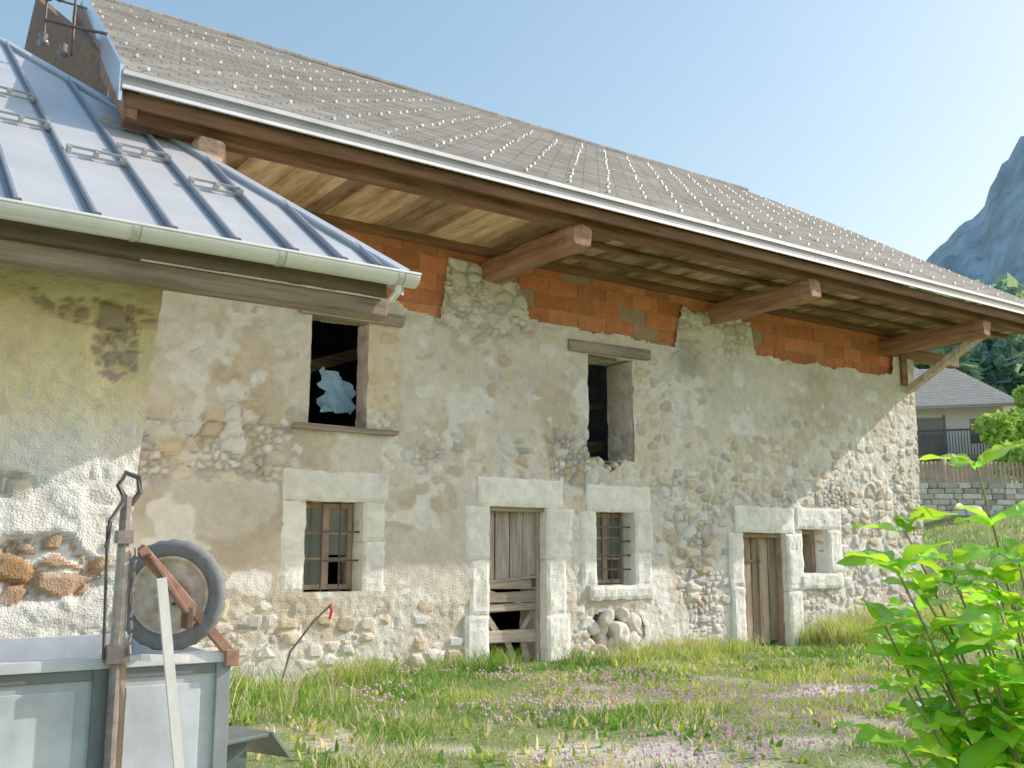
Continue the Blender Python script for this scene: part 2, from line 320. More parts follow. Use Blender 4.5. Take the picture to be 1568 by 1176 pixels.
dress("stone_surround_door",[(11.56,12.93,F,.2,1.805,2.2),(11.42,11.725,F,.2,1.0,1.8),(11.45,11.725,F,.2,-.05,.995),(12.725,13.095,F,.2,.9,1.8),(12.725,13.04,F,.2,-.05,.895)])
dress("stone_surround_window",[(12.94,14.1,F,.2,1.875,2.22),(13.755,14.08,F,.2,1.18,1.87),(13.0,14.08,F-.01,.2,.93,1.17)])
dress("door_threshold",[(7.0,8.1,-.2,.3,-.1,.06),(11.6,12.9,-.25,.3,-.1,.06)])
b=MB(); b.box(4.4,5.78,-.13,.15,4.25,4.37,jit=.015); b.box(8.38,9.86,-.13,.2,4.27,4.42,jit=.015); b.box(4.38,5.72,-.15,.35,2.885,2.95,jit=.008)
b.box(7.02,8.02,-.02,.12,2.02,2.075,jit=.004); b.make("timber_lintels",M['greywood_x'],H,bevel=.01)
def window(x0,x1,z0,z1,y,nm,nv,nh,cas=True):
    b=MB(); w=.055
    b.box(x0,x0+w,y,y+.07,z0,z1); b.box(x1-w,x1,y,y+.07,z0,z1); b.box(x0+w,x1-w,y,y+.07,z1-w,z1); b.box(x0+w,x1-w,y,y+.07,z0,z0+w)
    xm=(x0+x1)/2
    b.box(xm-.04,xm+.04,y-.005,y+.065,z0+w,z1-w)
    for s in range(1,3):
        zz=z0+w+(z1-z0-2*w)*s/3
        b.box(x0+w,xm-.04,y+.01,y+.05,zz-.015,zz+.015); b.box(xm+.04,x1-w,y+.01,y+.05,zz-.015,zz+.015)
    b.make(nm+"_frame",M['framewood'],H,bevel=.004)
    g=MB(); g.box(x0+w,xm-.04,y+.025,y+.03,z0+w,z1-w,t=(1,1,1)); g.box(xm+.04,x1-w,y+.027,y+.032,z0+w+.34,z1-w,t=(1.3,1.3,1.3)); g.make(nm+"_glass",M['glass'],H)
    b=MB()
    for i in range(nv): x=x0+(x1-x0)*(i+1)/(nv+1); b.tube([(x,.02,z0-.02),(x,.02,z1+.02)],.011,6)
    for i in range(nh): z=z0+(z1-z0)*(i+1)/(nh+1); b.box(x0-.02,x1+.02,.008,.014,z-.012,z+.012)
    b.make(nm+"_iron_bars",M['iron'],H)
window(4.6,5.28,1.07,2.06,.16,"lower_window",2,2)
window(8.84,9.51,1.07,2.04,.16,"barred_window",3,4)
b=MB(); b.box(13.12,13.17,.2,.26,1.2,1.86); b.box(13.68,13.73,.2,.26,1.2,1.86); b.box(13.17,13.68,.2,.26,1.8,1.86); b.box(13.4,13.44,.2,.26,1.2,1.8); b.make("small_window_frame",M['framewood'],H)
b=MB(); x=7.09
for i,w in enumerate([.2,.23,.21,.24]):
    k=random.uniform(.7,1.1); b.box(x+.009,x+w-.009,.11,.145,1.14+random.uniform(-.03,.01),2.03,jit=.007,t=(k,k,k)); x+=w
b.box(7.08,7.13,.06,.11,.1,2.03); b.box(7.92,7.97,.06,.11,.1,2.03)
b.make("door_upper_planks",M['greywood_z'],H,bevel=.004)
b=MB()
for z0,z1,k in((1.03,1.15,1.1),(.86,.99,.75),(.74,.83,1.0),(.36,.5,1.4)): b.box(7.1,7.95,.09,.13,z0,z1,jit=.018,t=(k,k,k))
b.beam((7.13,.14,.74),(7.34,.14,.48),.03,.08); b.beam((7.9,.14,.74),(7.72,.14,.5),.03,.06); b.beam((7.5,.14,.36),(7.62,.14,.1),.03,.08); b.beam((7.1,.08,1.12),(7.93,.08,1.18),.03,.03); b.beam((7.75,.14,.36),(7.82,.14,.05),.03,.09); b.beam((7.2,.1,1.0),(7.85,.1,.78),.02,.035)
b.make("door_lower_boards",M['greywood_x'],H,bevel=.004)
b=MB(); x=11.74
for w in [.17,.2,.16,.22,.21]:
    k=random.uniform(.6,1.4); b.box(x+.011,x+w-.011,.12,.155,.08+random.uniform(0,.1),1.78-random.uniform(0,.03),jit=.008,t=(k,k*.98,k*.95)); x+=w
b.make("door_planks",M['brownwood_z'],H,bevel=.004)
b=MB(); b.box(11.72,11.78,.03,.11,.06,1.78); b.box(12.68,12.73,.03,.11,.06,1.78); b.box(11.78,12.68,.03,.11,1.73,1.79); b.make("door_frame",M['framewood'],H)
b=MB(); b.box(11.85,11.89,.1,.118,.85,1.0); b.tube([(11.87,.1,.96),(11.87,.06,.95),(11.87,.06,.86)],.008,6)
b.box(11.8,12.3,.1,.112,1.35,1.39); b.box(7.86,7.9,.07,.11,1.05,1.2); b.make("door_hardware",M['iron'],H)
# roof
YE,ZE,SL=-2.12,5.64,.625
XE=18.0
def xl(y): return 1.86+(y-YE)*(1.04/8.1)
def xr(y): return XE+(y-YE)*((19-XE)/8.1)
def rz(y): return ZE+.02+(y-YE)*SL
v=[];f=[];t=[]
y=YE; dy=.2*.848; i=0
while y<6:
    y2=min(y+dy+.02,6.02)
    seg=60
    for k in range(seg+1):
        u=k/seg
        wv=.012*math.sin(u*17+y)+.014*noise.noise(Vector((u*30,y,0)))
        for yy,dz in((y,.022),(y2,0),(y,0)):
            v.append((xl(yy)+(xr(yy)-xl(yy))*u,yy,rz(yy)+dz+wv))
            kk=(.86+.22*random.random())*(1+.3*noise.noise(Vector((u*8,y*.8,3)))); t.append((kk,kk,kk))
    n=i*(seg+1)*3
    for k in range(seg):
        a=n+k*3;c=a+3; f.append((a,c,c+1,a+1)); f.append((a+2,c+2,c,a))
    y+=dy;i+=1
add("slate_roof_front",v,f,M['slate'],H,tint=np.array(t))
v=[(xl(YE)+.02,YE+.03,ZE-.06),(xr(YE)-.02,YE+.03,ZE-.06),(xr(6)-.02,6,rz(6)-.1),(xl(6)+.02,6,rz(6)-.1)]
v+= [(a,b_,c+.07) for a,b_,c in v]
add("roof_deck",v,BF,M['wood_x'],H)
v=[(2.9,6,rz(6)+.03),(19,6,rz(6)+.03),(19.2,14,rz(6)-5),(1.9,14,rz(6)-5)]; v=[(a,b_,c-.1) for a,b_,c in v]+v
add("slate_roof_back",v,BF,M['slate'],H)
b=MB(); b.tube([(2.88,6,rz(6)+.02),(8,6,rz(6)+.03),(14,6,rz(6)+.01),(19.02,6,rz(6)+.02)],.06,8); b.make("ridge_cap",M['slate'],H)
b=MB(); r=0; y=YE+.3
while y<4.9:
    x=2.3+(.3 if r%2 else 0)+(y*.1)
    while x<xr(y)-.2:
        z=rz(y)+.02; j=random.uniform(-.03,.03); k=random.uniform(.6,1)
        if random.random()>.06:
            b.box(x-.014+j,x+.014+j,y,y+.006,z,z+.036,t=(k,k,k)); b.box(x-.013+j,x+.013+j,y+.006,y+.09,z+.022,z+.027,t=(k,k,k))
        x+=.62
    y+=.42; r+=1
b.make("snow_guards",M['galv'],H)
b=MB(); x0,x1=xl(YE)-.01,xr(YE)
b.box(x0,x1,YE-.03,YE+.01,ZE-.145,ZE+.03,t=(.35,.35,.37)); b.box(x0,x1,YE-.055,YE-.03,ZE-.03,ZE+.01,t=(1.0,1.0,1.0)); b.box(x0,x1,YE-.05,YE-.03,ZE-.155,ZE-.125,t=(1.35,1.35,1.35))
b.make("eave_metal_edge",M['fascia'],H)
v=[]
for yy in (YE,6): 
    x=xl(yy)-.03; z=rz(yy)
    v+=[(x,yy,z-.28),(x+.03,yy,z-.28),(x+.03,yy,z+.06),(x,yy,z+.06)]
add("verge_metal_board",v,[(0,1,2,3),(7,6,5,4),(0,4,5,1),(1,5,6,2),(2,6,7,3),(3,7,4,0)],M['verge'],H)
b=MB(); b.beam((1.98,-1.95,5.42),(2.8,6,10.35),.12,.24,t=(1,1,1)); b.beam((xr(YE)-.1,-1.95,5.5),(xr(6)-.1,6,10.4),.1,.25,t=(1,1,1)); b.make("verge_rafters",M['wood_y'],H)
XS=XE-.1
b=MB(); b.box(1.9,8.2,-2.08,-2.03,5.36,5.5); b.box(8.2,XS,-2.08,-2.03,5.36,5.5); b.box(1.95,9.3,-1.9,-1.72,5.3,5.47); b.box(9.3,XS,-1.9,-1.72,5.3,5.47)
b.box(2.2,9.4,-.13,.02,5.38,5.5); b.box(9.4,16.3,-.13,.02,5.38,5.5); 
for yy in(-1.15,-.6): b.box(7.3,XS,yy,yy+.07,5.4,5.47)
b.box(15.75,XS,-.12,.06,5.02,5.22); b.box(16.02,16.2,-.13,.03,4.5,5.4); b.box(16.45,XS,4,4.15,5.3,5.46)
b.make("eave_purlins",M['wood_x'],H,bevel=.012)
def log(x,y0,y1,z,w,h,sd):
    n=18;k=10;v=[];f=[]
    for i in range(n+1):
        y=y0+(y1-y0)*i/n
        for a in range(k):
            th=2*math.pi*(a+.5)/k; c=math.cos(th);s_=math.sin(th)
            c=math.copysign(abs(c)**.45,c); s_=math.copysign(abs(s_)**.45,s_)
            q=1+.24*noise.noise(Vector((c*1.5+sd,y*1.8,s_*1.5)))-(.12 if i==0 else 0)+(.12 if i in(1,2) else 0)
            v.append((x+c*w/2*q,y+(.06*noise.noise(Vector((c*2,s_*2,sd))) if i==0 else 0),z+s_*h/2*q))
    for i in range(n):
        for a in range(k): f.append((i*k+a,i*k+(a+1)%k,(i+1)*k+(a+1)%k,(i+1)*k+a))
    f.append(tuple(range(k-1,-1,-1))); f.append(tuple(range(n*k,n*k+k)))
    return v,f
b=MB()
for i,x in enumerate((2.72,7.12,11.32,15.68)):
    v,f=log(x,-1.98,.3,5.17,.28,.29,i*7); b.raw(v,f,(.85,.8,.78) if i else (1.6,1.8,2.1))
b.make("console_beams",M['wood_y'],H)
b=MB(); b.beam((16.25,-.06,4.42),(15.85,-1.8,5.12),.13,.12,t=(1.3,1.3,1.3)); b.make("corner_strut",M['greywood_z'],H,bevel=.01)
b=MB(); x=2.62
while x<XS:
    w=random.uniform(.16,.26); y1=-.05 if x<16.4 else 8
    if x<7.1: k=random.choice([1.05,1.08,.9,.4,1.08,.55]);  # left bay tinted brighter: painted bounce light from the shed roof
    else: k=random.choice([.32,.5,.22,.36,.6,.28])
    zz=random.uniform(-.004,.004)
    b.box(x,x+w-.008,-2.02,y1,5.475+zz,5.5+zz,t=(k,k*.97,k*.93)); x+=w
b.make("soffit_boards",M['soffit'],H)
# insulators bracket
I=empty("power_line_insulators")
b=MB(); b.tube([(2.1,-.1,7.0),(1.75,-.05,7.0),(1.5,0,7.02)],.018,6); b.tube([(1.78,0,6.7),(1.78,0,7.45)],.015,6); b.tube([(1.5,0,6.75),(1.5,0,7.3)],.013,6); b.tube([(1.6,0,7.28),(1.9,0,7.28)],.013,6); b.make("bracket",M['iron'],I)
b=MB()
for x,z in((1.5,7.3),(1.62,7.33),(1.78,7.47),(1.5,6.78),(1.7,6.72)):
    b.tube([(x,0,z-.06),(x,0,z-.04),(x,0,z),(x,0,z+.02),(x,0,z+.07),(x,0,z+.09)],[.02,.055,.055,.03,.045,.015],10)
b.make("insulators",M['porcelain'],I,smooth=True)
W=empty("overhead_wire"); b=MB()
pts=[(1.5+(-4.5)*s,-6*s,7.34+1.8*s-1.2*s*(1-s)) for s in np.linspace(0,1,14)]; b.tube(pts,.012,5)
pts=[(1.62+(-4.5)*s,-6*s,7.36+2.1*s-1.2*s*(1-s)) for s in np.linspace(0,1,14)]; b.tube(pts,.009,5); b.make("wire",M['iron'],W)
# ------------------------------------------------------------------ SHED
S=empty("metal_roofed_shed")
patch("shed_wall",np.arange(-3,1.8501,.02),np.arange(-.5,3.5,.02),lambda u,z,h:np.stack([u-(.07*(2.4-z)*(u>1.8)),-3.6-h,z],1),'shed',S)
b=MB(); b.box(-3,1.76,-3.55,-3.3,-.5,3.6,t=(1,1,1)); b.box(1.5,1.76,-3.3,-.1,-.5,4,t=(1,1,1)); b.make("shed_wall_core",M['render'],S)
EY,EZ,SS=-4.3,3.56,.66
def sz(s): return EZ+SS*s
def hx(s): return 3.5-.396*s
v=[(-4,EY,sz(0)),(3.5,EY,sz(0)),(hx(5.7),EY+5.7,sz(5.7)),(-4,EY+5.7,sz(5.7))]
add("sheet_roof",v,[(0,1,2,3)],M['sheet'],S)
v=[(-4,EY+.03,sz(0)-.03),(3.48,EY+.03,sz(0)-.03),(hx(5.7)-.02,EY+5.7,sz(5.7)-.06),(-4,EY+5.7,sz(5.7)-.06)]; v=[(a,b_,c-.04) for a,b_,c in v]+v
add("roof_boards",v,BF,M['wood_x'],S)
v=[(3.505,EY,sz(0)-.01),(hx(5.7)+.005,EY+5.7,sz(5.7)-.01),(hx(5.7)+.005,EY+5.7,sz(5.7)-.16),(3.505,EY,sz(0)-.16)]
v=v+[(a-.02,b_,c) for a,b_,c in v]
add("verge_flashing",v,[(0,1,2,3),(7,6,5,4),(0,3,7,4),(2,1,5,6),(3,2,6,7)],M['sheet'],S)
b=MB(); dirn=Vector((0,1,SS)).normalized(); nrm=Vector((0,-SS,1)).normalized()
X=[3.31,3.0,2.62,2.2,1.77,1.29,.83]; X+= [.83-.45*i for i in range(1,10)]
bd=MB()
for x in X:
    s1=min(5.7,(3.5-x)/.396) if x<3.5 else 0
    p=Vector((x,EY+.01,sz(.01)))+nrm*.022; q=Vector((x,EY+s1-.02,sz(s1-.02)))+nrm*.022
    b.beam(p,q,.022,.05,t=(.45,.48,.55),up=nrm); b.beam(p+Vector((-.03,0,0))-nrm*.018,q+Vector((-.03,0,0))-nrm*.018,.035,.006,t=(.3,.33,.38),up=nrm)  # second beam is a dark flat strip painting the seam's shadow
    q2=Vector((x,EY-.004,sz(0)))+nrm*.02; bd.beam(q2-dirn*.012,q2+dirn*.03,.05,.055,t=(1,1,1),up=nrm)
b.beam(Vector((3.5,EY,sz(0)))+nrm*.02,Vector((hx(5.7),EY+5.7,sz(5.7)))+nrm*.02,.10,.05,t=(.85,.9,1),up=nrm)
b.make("standing_seams",M['sheet'],S,bevel=.004); bd.make("seam_ends",M['seamdark'],S)
b=MB(); b.beam(Vector((3.44,EY,sz(0)))+nrm*.005,Vector((hx(5.7)-.07,EY+5.7,sz(5.7)))+nrm*.005,.02,.03,t=(.4,.45,.5),up=nrm); b.make("hip_joint",M['sheet'],S)
b=MB()
for x,s in((1.98,1.8),(1.98,2.65),(2.41,1.2),(1.53,1.4),(1.06,2.0),(1.06,2.9),(.6,1.6)):
    c=Vector((x,EY+s,sz(s)))
    for o in(.03,.075): 
        cc=c+nrm*o-dirn*(.03 if o<.05 else 0); b.beam(cc-Vector((.2,0,0)),cc+Vector((.2,0,0)),.012,.022,t=(.38,.38,.38),up=nrm)
    for sx in(-.2,0,.2): b.beam(c+Vector((sx,0,0))-dirn*.05+nrm*.05,c+Vector((sx,0,0))+dirn*.05+nrm*.05,.03,.06,t=(.42,.42,.42),up=nrm)
b.make("snow_bars",M['galv'],S,bevel=.003)
def gut(x0,x1,r,y,z,th=.004):
    v=[];f=[];n=14
    for x in(x0,x1):
        for rr in(r,r-th):
            for k in range(n+1): a=math.pi*k/n; v.append((x,y-rr*math.cos(a),z-rr*math.sin(a)))
    m=n+1
    for k in range(n):
        f.append((k,k+1,2*m+k+1,2*m+k)); f.append((m+k,3*m+k,3*m+k+1,m+k+1))
    f.append((0,2*m,3*m,m)); 
    return v,f
b=MB(); GY,GZ=EY-.075,3.53
v,f=gut(-4,3.56,.085,GY,GZ); b.raw(v,f)
n=14; v=[(3.56,GY,GZ)]+[(3.56,GY-.08*math.cos(math.pi*k/n),GZ-.08*math.sin(math.pi*k/n)) for k in range(n+1)]
b.raw(v,[(0,k+1,k+2) for k in range(n)])
b.tube([(-4,GY-.086,GZ+.004),(3.56,GY-.086,GZ+.004)],.011,8)
for x in(-.5,.55,1.5,2.47,3.4):
    v,f=gut(x-.015,x+.015,.091,GY,GZ); b.raw(v,f,(.7,.7,.7)); v,f=gut(x+.03,x+.04,.089,GY,GZ); b.raw(v,f,(.5,.5,.5))
b.tube([(3.42,GY,GZ-.07),(3.42,GY+.02,GZ-.13),(3.42,GY+.12,GZ-.17)],.028,10)
b.make("half_round_gutter",M['galv'],S,smooth=False)
b=MB(); b.box(-4,3.38,EY+.03,EY+.06,3.37,3.53,t=(.3,.27,.25)); b.box(-4,3.42,EY+.09,EY+.27,3.24,3.38,t=(.75,.68,.62),jit=.012)  # first board darkened to paint the shaded gap behind the gutter
b.make("shed_eave_timber",M['greywood_x'],S,bevel=.012)
# ------------------------------------------------------------------ TRAILER
T=empty("utility_trailer"); b=MB(); Y=-5.8
b.box(-.6,1.73,Y,Y+.02,.3,.97,t=(1,1,1)); b.box(-.6,1.76,Y-.03,Y+.05,.95,1.0,t=(1.45,1.4,1.35)); b.box(1.69,1.76,Y-.025,Y+.05,.25,.949,t=(.5,.5,.5)); b.box(-.6,1.7,Y-.02,Y-.001,.3,.36,t=(.8,.8,.8))
b.box(1.12,1.2,Y-.03,Y-.001,.3,.949,t=(.3,.3,.3)); b.box(.3,.36,Y-.03,Y-.001,.3,.949,t=(.4,.4,.4)); b.box(-.6,1.69,Y-.012,Y-.001,.90,.949,t=(.3,.3,.3))
b.box(1.73,1.75,Y+.05,-4.1,.3,.98,t=(1,1,1)); b.box(-.6,1.75,-4.1,-4.07,.3,.98,t=(1,1,1)); b.box(-.6,1.73,Y+.02,-4.1,.28,.3,t=(.6,.6,.6))
b.box(.45,1.05,Y-.008,Y-.001,.42,.86,t=(1.2,1.2,1.2)); b.box(1.27,1.62,Y-.008,Y-.001,.42,.86,t=(1.2,1.2,1.2))
b.make("body",M['bluepaint'],T,bevel=.006)
b=MB(); b.tube([(1.2,Y-.08,.3),(1.2,Y-.08,1.74)],.026,10,t=(3,3,3)); b.box(1.15,1.25,Y-.12,Y-.04,.98,1.06,t=(2,2,2)); b.tube([(1.2,Y-.08,1.05),(1.205,Y-.08,1.5)],.033,10,t=(6,6,6))
b.tube([(1.2,Y-.08,1.72),(1.16,Y-.08,1.79),(1.19,Y-.08,1.85),(1.25,Y-.08,1.83),(1.26,Y-.08,1.76),(1.22,Y-.08,1.7)],.014,6); b.tube([(1.2,Y-.08,1.74),(1.12,Y-.14,1.62),(1.11,Y-.15,1.5)],.012,6)
b.box(1.165,1.235,Y-.115,Y-.045,1.52,1.58,t=(3,3,3)); b.tube([(1.14,Y-.1,1.0),(1.12,Y-.1,1.6)],.008,6)
for i in range(9): b.tube([(1.245+.006*(i%2),Y-.12,1.5-.055*i),(1.25-.006*(i%2),Y-.12,1.46-.055*i)],.008,6,t=(4,4,4))
b.make("jack_stand",M['iron'],T)
b=MB(); b.beam((1.27,Y-.1,1.5),(1.78,Y-.02,.96),.05,.05,t=(1,1,1),up=(0,-1,0)); b.beam((1.3,Y-.14,1.47),(1.5,Y-.1,1.2),.02,.065,t=(.8,.8,.8),up=(0,-1,0)); b.box(1.72,1.79,Y-.06,Y+.04,.93,1.01); b.box(1.5,1.53,Y-.13,Y-.03,1.12,1.22,t=(.4,.4,.4)); b.make("rusty_drawbar",M['rust'],T,bevel=.005)
b=MB(); b.beam((1.36,Y-.16,1.36),(1.53,Y-.12,.3),.045,.02,t=(1,1,1),up=(0,-1,0)); b.beam((1.53,Y-.1,.98),(1.3,Y-.1,1.0),.03,.02,t=(1,1,1),up=(0,-1,0)); b.make("white_strap",M['white'],T)
b=MB(); b.box(1.21,1.25,Y-.07,Y-.035,.2,.99,t=(1.3,1.1,1)); b.make("wooden_bar",M['brownwood_z'],T)
def wheel(name,c,R,r,az,par):
    c=Vector(c); rot=Matrix.Rotation(az,3,'Z'); v=[];f=[];n=48;m=14
    for i in range(n):
        a=2*math.pi*i/n
        for j in range(m):
            bb=2*math.pi*j/m; q=R+r*math.cos(bb)*1.0; yy=r*.95*math.sin(bb)
            if abs(math.cos(bb))>.8 and math.cos(bb)>0: q-= .006*(i%2)
            v.append(c+rot@Vector((q*math.cos(a),yy,q*math.sin(a))))
    for i in range(n):
        for j in range(m): f.append((i*m+j,i*m+(j+1)%m,((i+1)%n)*m+(j+1)%m,((i+1)%n)*m+j))
    add(name+"_tyre",v,f,M['rubber'],par,smooth=True,tint=(3.2,3.2,3.2))
    prof=[(R-r*.8,-r*.6),(R-r*.95,-r*.85),(R-r*1.1,-r*.8),(R-r*1.25,-r*.2),(R-r*1.7,-r*.05),(R*.5,-r*.35),(R*.34,-r*.5),(R*.32,-r*.1),(.0001,-r*.1)]
    v=[];f=[]
    for i in range(n):
        a=2*math.pi*i/n
        for q,yy in prof: v.append(c+rot@Vector((q*math.cos(a),yy,q*math.sin(a))))
    m=len(prof)
    for i in range(n):
        for j in range(m-1): f.append((i*m+j,i*m+j+1,((i+1)%n)*m+j+1,((i+1)%n)*m+j))
    add(name+"_rim",v,f,M['cream'],par,smooth=True)
    b=MB()
    for i in range(4):
        a=i*math.pi/2+.4; p=c+rot@Vector((R*.2*math.cos(a),-r*.1,R*.2*math.sin(a))); q=c+rot@Vector((R*.2*math.cos(a),-r*.4,R*.2*math.sin(a))); b.tube([p,q],.009,6)
    b.make(name+"_bolts",M['iron'],par)
wheel("spare_wheel",(1.47,Y+.05,1.275),.225,.046,math.radians(-32),T)
wheel("road_wheel",(2.02,-4.9,.2),.22,.07,math.radians(80),T)
b=MB(); b.beam((1.78,-5.35,.5),(2.08,-5.3,.52),.35,.02,t=(1,1,1)); b.beam((2.08,-5.3,.52),(2.2,-5.25,.38),.33,.02,t=(1,1,1)); b.box(1.78,2.02,-5.4,-5.36,.28,.5); b.make("mudguard",M['green_paint'],T,bevel=.004)
R=empty("leaning_rod"); b=MB(); b.tube([(4.15,-.55,.08),(4.3,-.45,.45),(4.6,-.35,.75),(4.85,-.25,.92)],.013,6); b.make("rod",M['iron'],R)
b=MB(); b.tube([(4.83,-.27,.92),(4.84,-.28,.85),(4.82,-.28,.76)],.018,6); b.make("red_tip",M['red'],R)
# ------------------------------------------------------------------ TERRAIN
def th(x,y):
    x=np.asarray(x,float);y=np.asarray(y,float)
    z=.08+.06*(fbm(x*.6+9,y*.6+9,5)-.5)*2-.02*np.clip(-y-2,0,8)
    s=np.clip(x-17,0,43); z=z+.168*s*sm(0,2.5,s)
    r=np.hypot(x,y+10.8); az=np.degrees(np.arctan2(x,y+10.8))
    g=sm(44,54,az)*(1-sm(80,92,az))
    z=z+g*(.20*np.clip(r-75,0,230))
    z=z+sm(60,300,r)*6*(fbm(x*.02,y*.02,8)-.5)
    return z
track=[np.array(a) for a in([(1.5,-2.2),(3,-3.3),(4.5,-4.3),(6.8,-5.6),(9,-7.5)],[(6,-2.9),(8,-3.6),(10.5,-4.1),(14,-5.5)])]
def dtrack(x,y):
    d=np.full(np.shape(x),9.)
    for tr in track:
        for a,c in zip(tr[:-1],tr[1:]):
            ab=c-a; t=np.clip(((x-a[0])*ab[0]+(y-a[1])*ab[1])/(ab@ab),0,1); d=np.minimum(d,np.hypot(x-a[0]-t*ab[0],y-a[1]-t*ab[1]))
    return d
def dirt(x,y): return np.clip(sm(.6,.0,dtrack(x,y)*.66+1.9*(fbm(x*1.1,y*1.1,31)-.33))+.5*sm(.62,.72,fbm(x*1.3+7,y*1.3,37)),0,1)
rs=np.concatenate([np.arange(.5,22,.14),22*1.055**np.arange(0,98)]); az=np.radians(np.linspace(0,360,289)[:-1])
RR,AA=np.meshgrid(rs,az,indexing='ij'); gx=(RR*np.sin(AA)+5).ravel(); gy=(RR*np.cos(AA)-8).ravel()
gz=th(gx,gy); d=dirt(gx,gy)
gcol=np.array([.16,.20,.07])*np.ones((len(gx),1)); gcol=gcol*(1-d[:,None])+np.array([.58,.51,.42])*d[:,None]
far=sm(15,30,np.hypot(gx-8,gy))[:,None]; gcol=gcol*(1-far)+np.array([.24,.31,.10])*far
far2=sm(70,110,np.hypot(gx-8,gy))[:,None]; gcol=gcol*(1-far2)+np.array([.09,.15,.09])*far2
na=len(az); nr=len(rs); i,j=np.meshgrid(np.arange(nr-1),np.arange(na),indexing='ij'); i=i.ravel();j=j.ravel(); j2=(j+1)%na
Fc=np.stack([i*na+j,(i+1)*na+j,(i+1)*na+j2,i*na+j2],1).tolist(); Fc.append(list(range(na)))
add("ground",np.stack([gx,gy,gz],1),Fc,M['ground'],None,tint=gcol,smooth=True)
def blades(n,x0,x1,y0,y1,hf,wd,dens,seed,name_col,par=None):
    r=np.random.default_rng(seed); x=r.uniform(x0,x1,n); y=r.uniform(y0,y1,n)
    k=r.uniform(0,1,n)<dens(x,y); x=x[k];y=y[k]; n=len(x)
    h=hf(x,y)*r.uniform(.5,1.35,n); a=r.uniform(0,6.283,n); l=r.uniform(.2,1.0,n)*h; la=r.uniform(0,6.283,n)
    z=th(x,y)-.01; w=wd*r.uniform(.6,1.4,n)
    cx,cy=np.cos(a)*w,np.sin(a)*w; lx,ly=np.cos(la)*l,np.sin(la)*l
    V=np.stack([np.stack([x-cx,y-cy,z],1),np.stack([x+cx,y+cy,z],1),np.stack([x+cx*.7+lx*.35,y+cy*.7+ly*.35,z+h*.6],1),np.stack([x-cx*.7+lx*.35,y-cy*.7+ly*.35,z+h*.6],1),np.stack([x+lx,y+ly,z+h],1)],1).reshape(-1,3)
    b_=np.arange(n)*5
    F=[ (q,q+1,q+2,q+3) for q in b_.tolist()]+[(q+3,q+2,q+4) for q in b_.tolist()]
    p=sm(.38,.66,fbm(x*.9,y*.9,55))[:,None]; q=r.uniform(0,1,n)[:,None]
    c=np.array([.10,.25,.03])*(1-p)+np.array([.34,.44,.09])*p; c=c*(.6+.7*q); dry=(r.uniform(0,1,n)<.12+.4*dirt(x,y)+.3*sm(.48,.66,fbm(x*1.4,y*1.4,57)))[:,None]; c=np.where(dry,np.array([.64,.56,.34])*(.7+.5*q),c)
    return V,F,np.repeat(c,5,0)
Vs=[];Fs=[];Cs=[];off=0
def acc(t):
    global off
    V,F,C=t; Vs.append(V);Cs.append(C); Fs.extend([tuple(a+off for a in f) for f in F]); off+=len(V)
lawnd=lambda x,y:(1-.93*dirt(x,y))*(.3+.7*sm(.32,.55,fbm(x*2.3,y*2.3,64)))
lawnh=lambda x,y:.03+.11*sm(.38,.8,fbm(x*1.3,y*1.3,66))
acc(blades(95000,1.6,12,-7.2,-.15,lawnh,.0045,lawnd,1,0))
acc(blades(45000,9,20,-6.5,.5,lawnh,.007,lawnd,2,0))
acc(blades(7000,2.5,14,-6.5,-.4,lambda x,y:.06+.06*fbm(x*2,y*2,61),.022,lambda x,y:sm(.5,.6,fbm(x*1.7,y*1.7,63)),8,0))
acc(blades(8000,1.8,11.6,-.75,-.1,lambda x,y:.10+.26*fbm(x*1.6,y,67),.005,lambda x,y:sm(.38,.6,fbm(x*1.2,y*1.2,68)),3,0))
acc(blades(8000,12.8,17.5,-1.1,-.1,lambda x,y:.15+.5*fbm(x*1.6,y,67),.006,lambda x,y:sm(.35,.55,fbm(x*1.2,y*1.2,69)),4,0))
acc(blades(1500,1.8,4.2,-2.6,-.3,lambda x,y:.25+.25*fbm(x*1.6,y,67),.006,lambda x,y:sm(.45,.65,fbm(x*1.2,y*1.2,70)),5,0))
acc(blades(26000,16.5,36,-9,9,lambda x,y:.14+0*x,.014,lambda x,y:.9+0*x,6,0))
add("grass",np.concatenate(Vs),Fs,M['grass'],None,tint=np.concatenate(Cs))
v=[];f=[]; r=random.Random(3)
def octa(c,s):
    n=len(v); x,y,z=c
    v.extend([(x+s,y,z),(x,y+s,z),(x-s,y,z),(x,y-s,z),(x,y,z+s*1.1),(x,y,z-s*.9)])
    for a in range(4): f.append((n+a,n+(a+1)%4,n+4)); f.append((n+(a+1)%4,n+a,n+5))
for _ in range(5200):
    x=r.uniform(4,12.5);y=r.uniform(-6,-.6)
    if float(fbm(np.array([x*.9]),np.array([y*.9]),90)[0])+.18*math.exp(-((x-7.6)**2+(y+4.2)**2)/2.5)<.57: continue
    octa((x,y,float(th(x,y))+r.uniform(.07,.15)),r.uniform(.011,.018))
add("clover_flowers",v,f,M['flower'],None)
v=[];f=[]
for _ in range(2600):
    x=r.uniform(1.8,14);y=r.uniform(-7,-1)
    if r.random()>float(dirt(np.array([x]),np.array([y]))[0]): continue
    octa((x,y,float(th(x,y))+.004),r.uniform(.006,.022))
add("pebbles",v,f,M['boulder'],None)
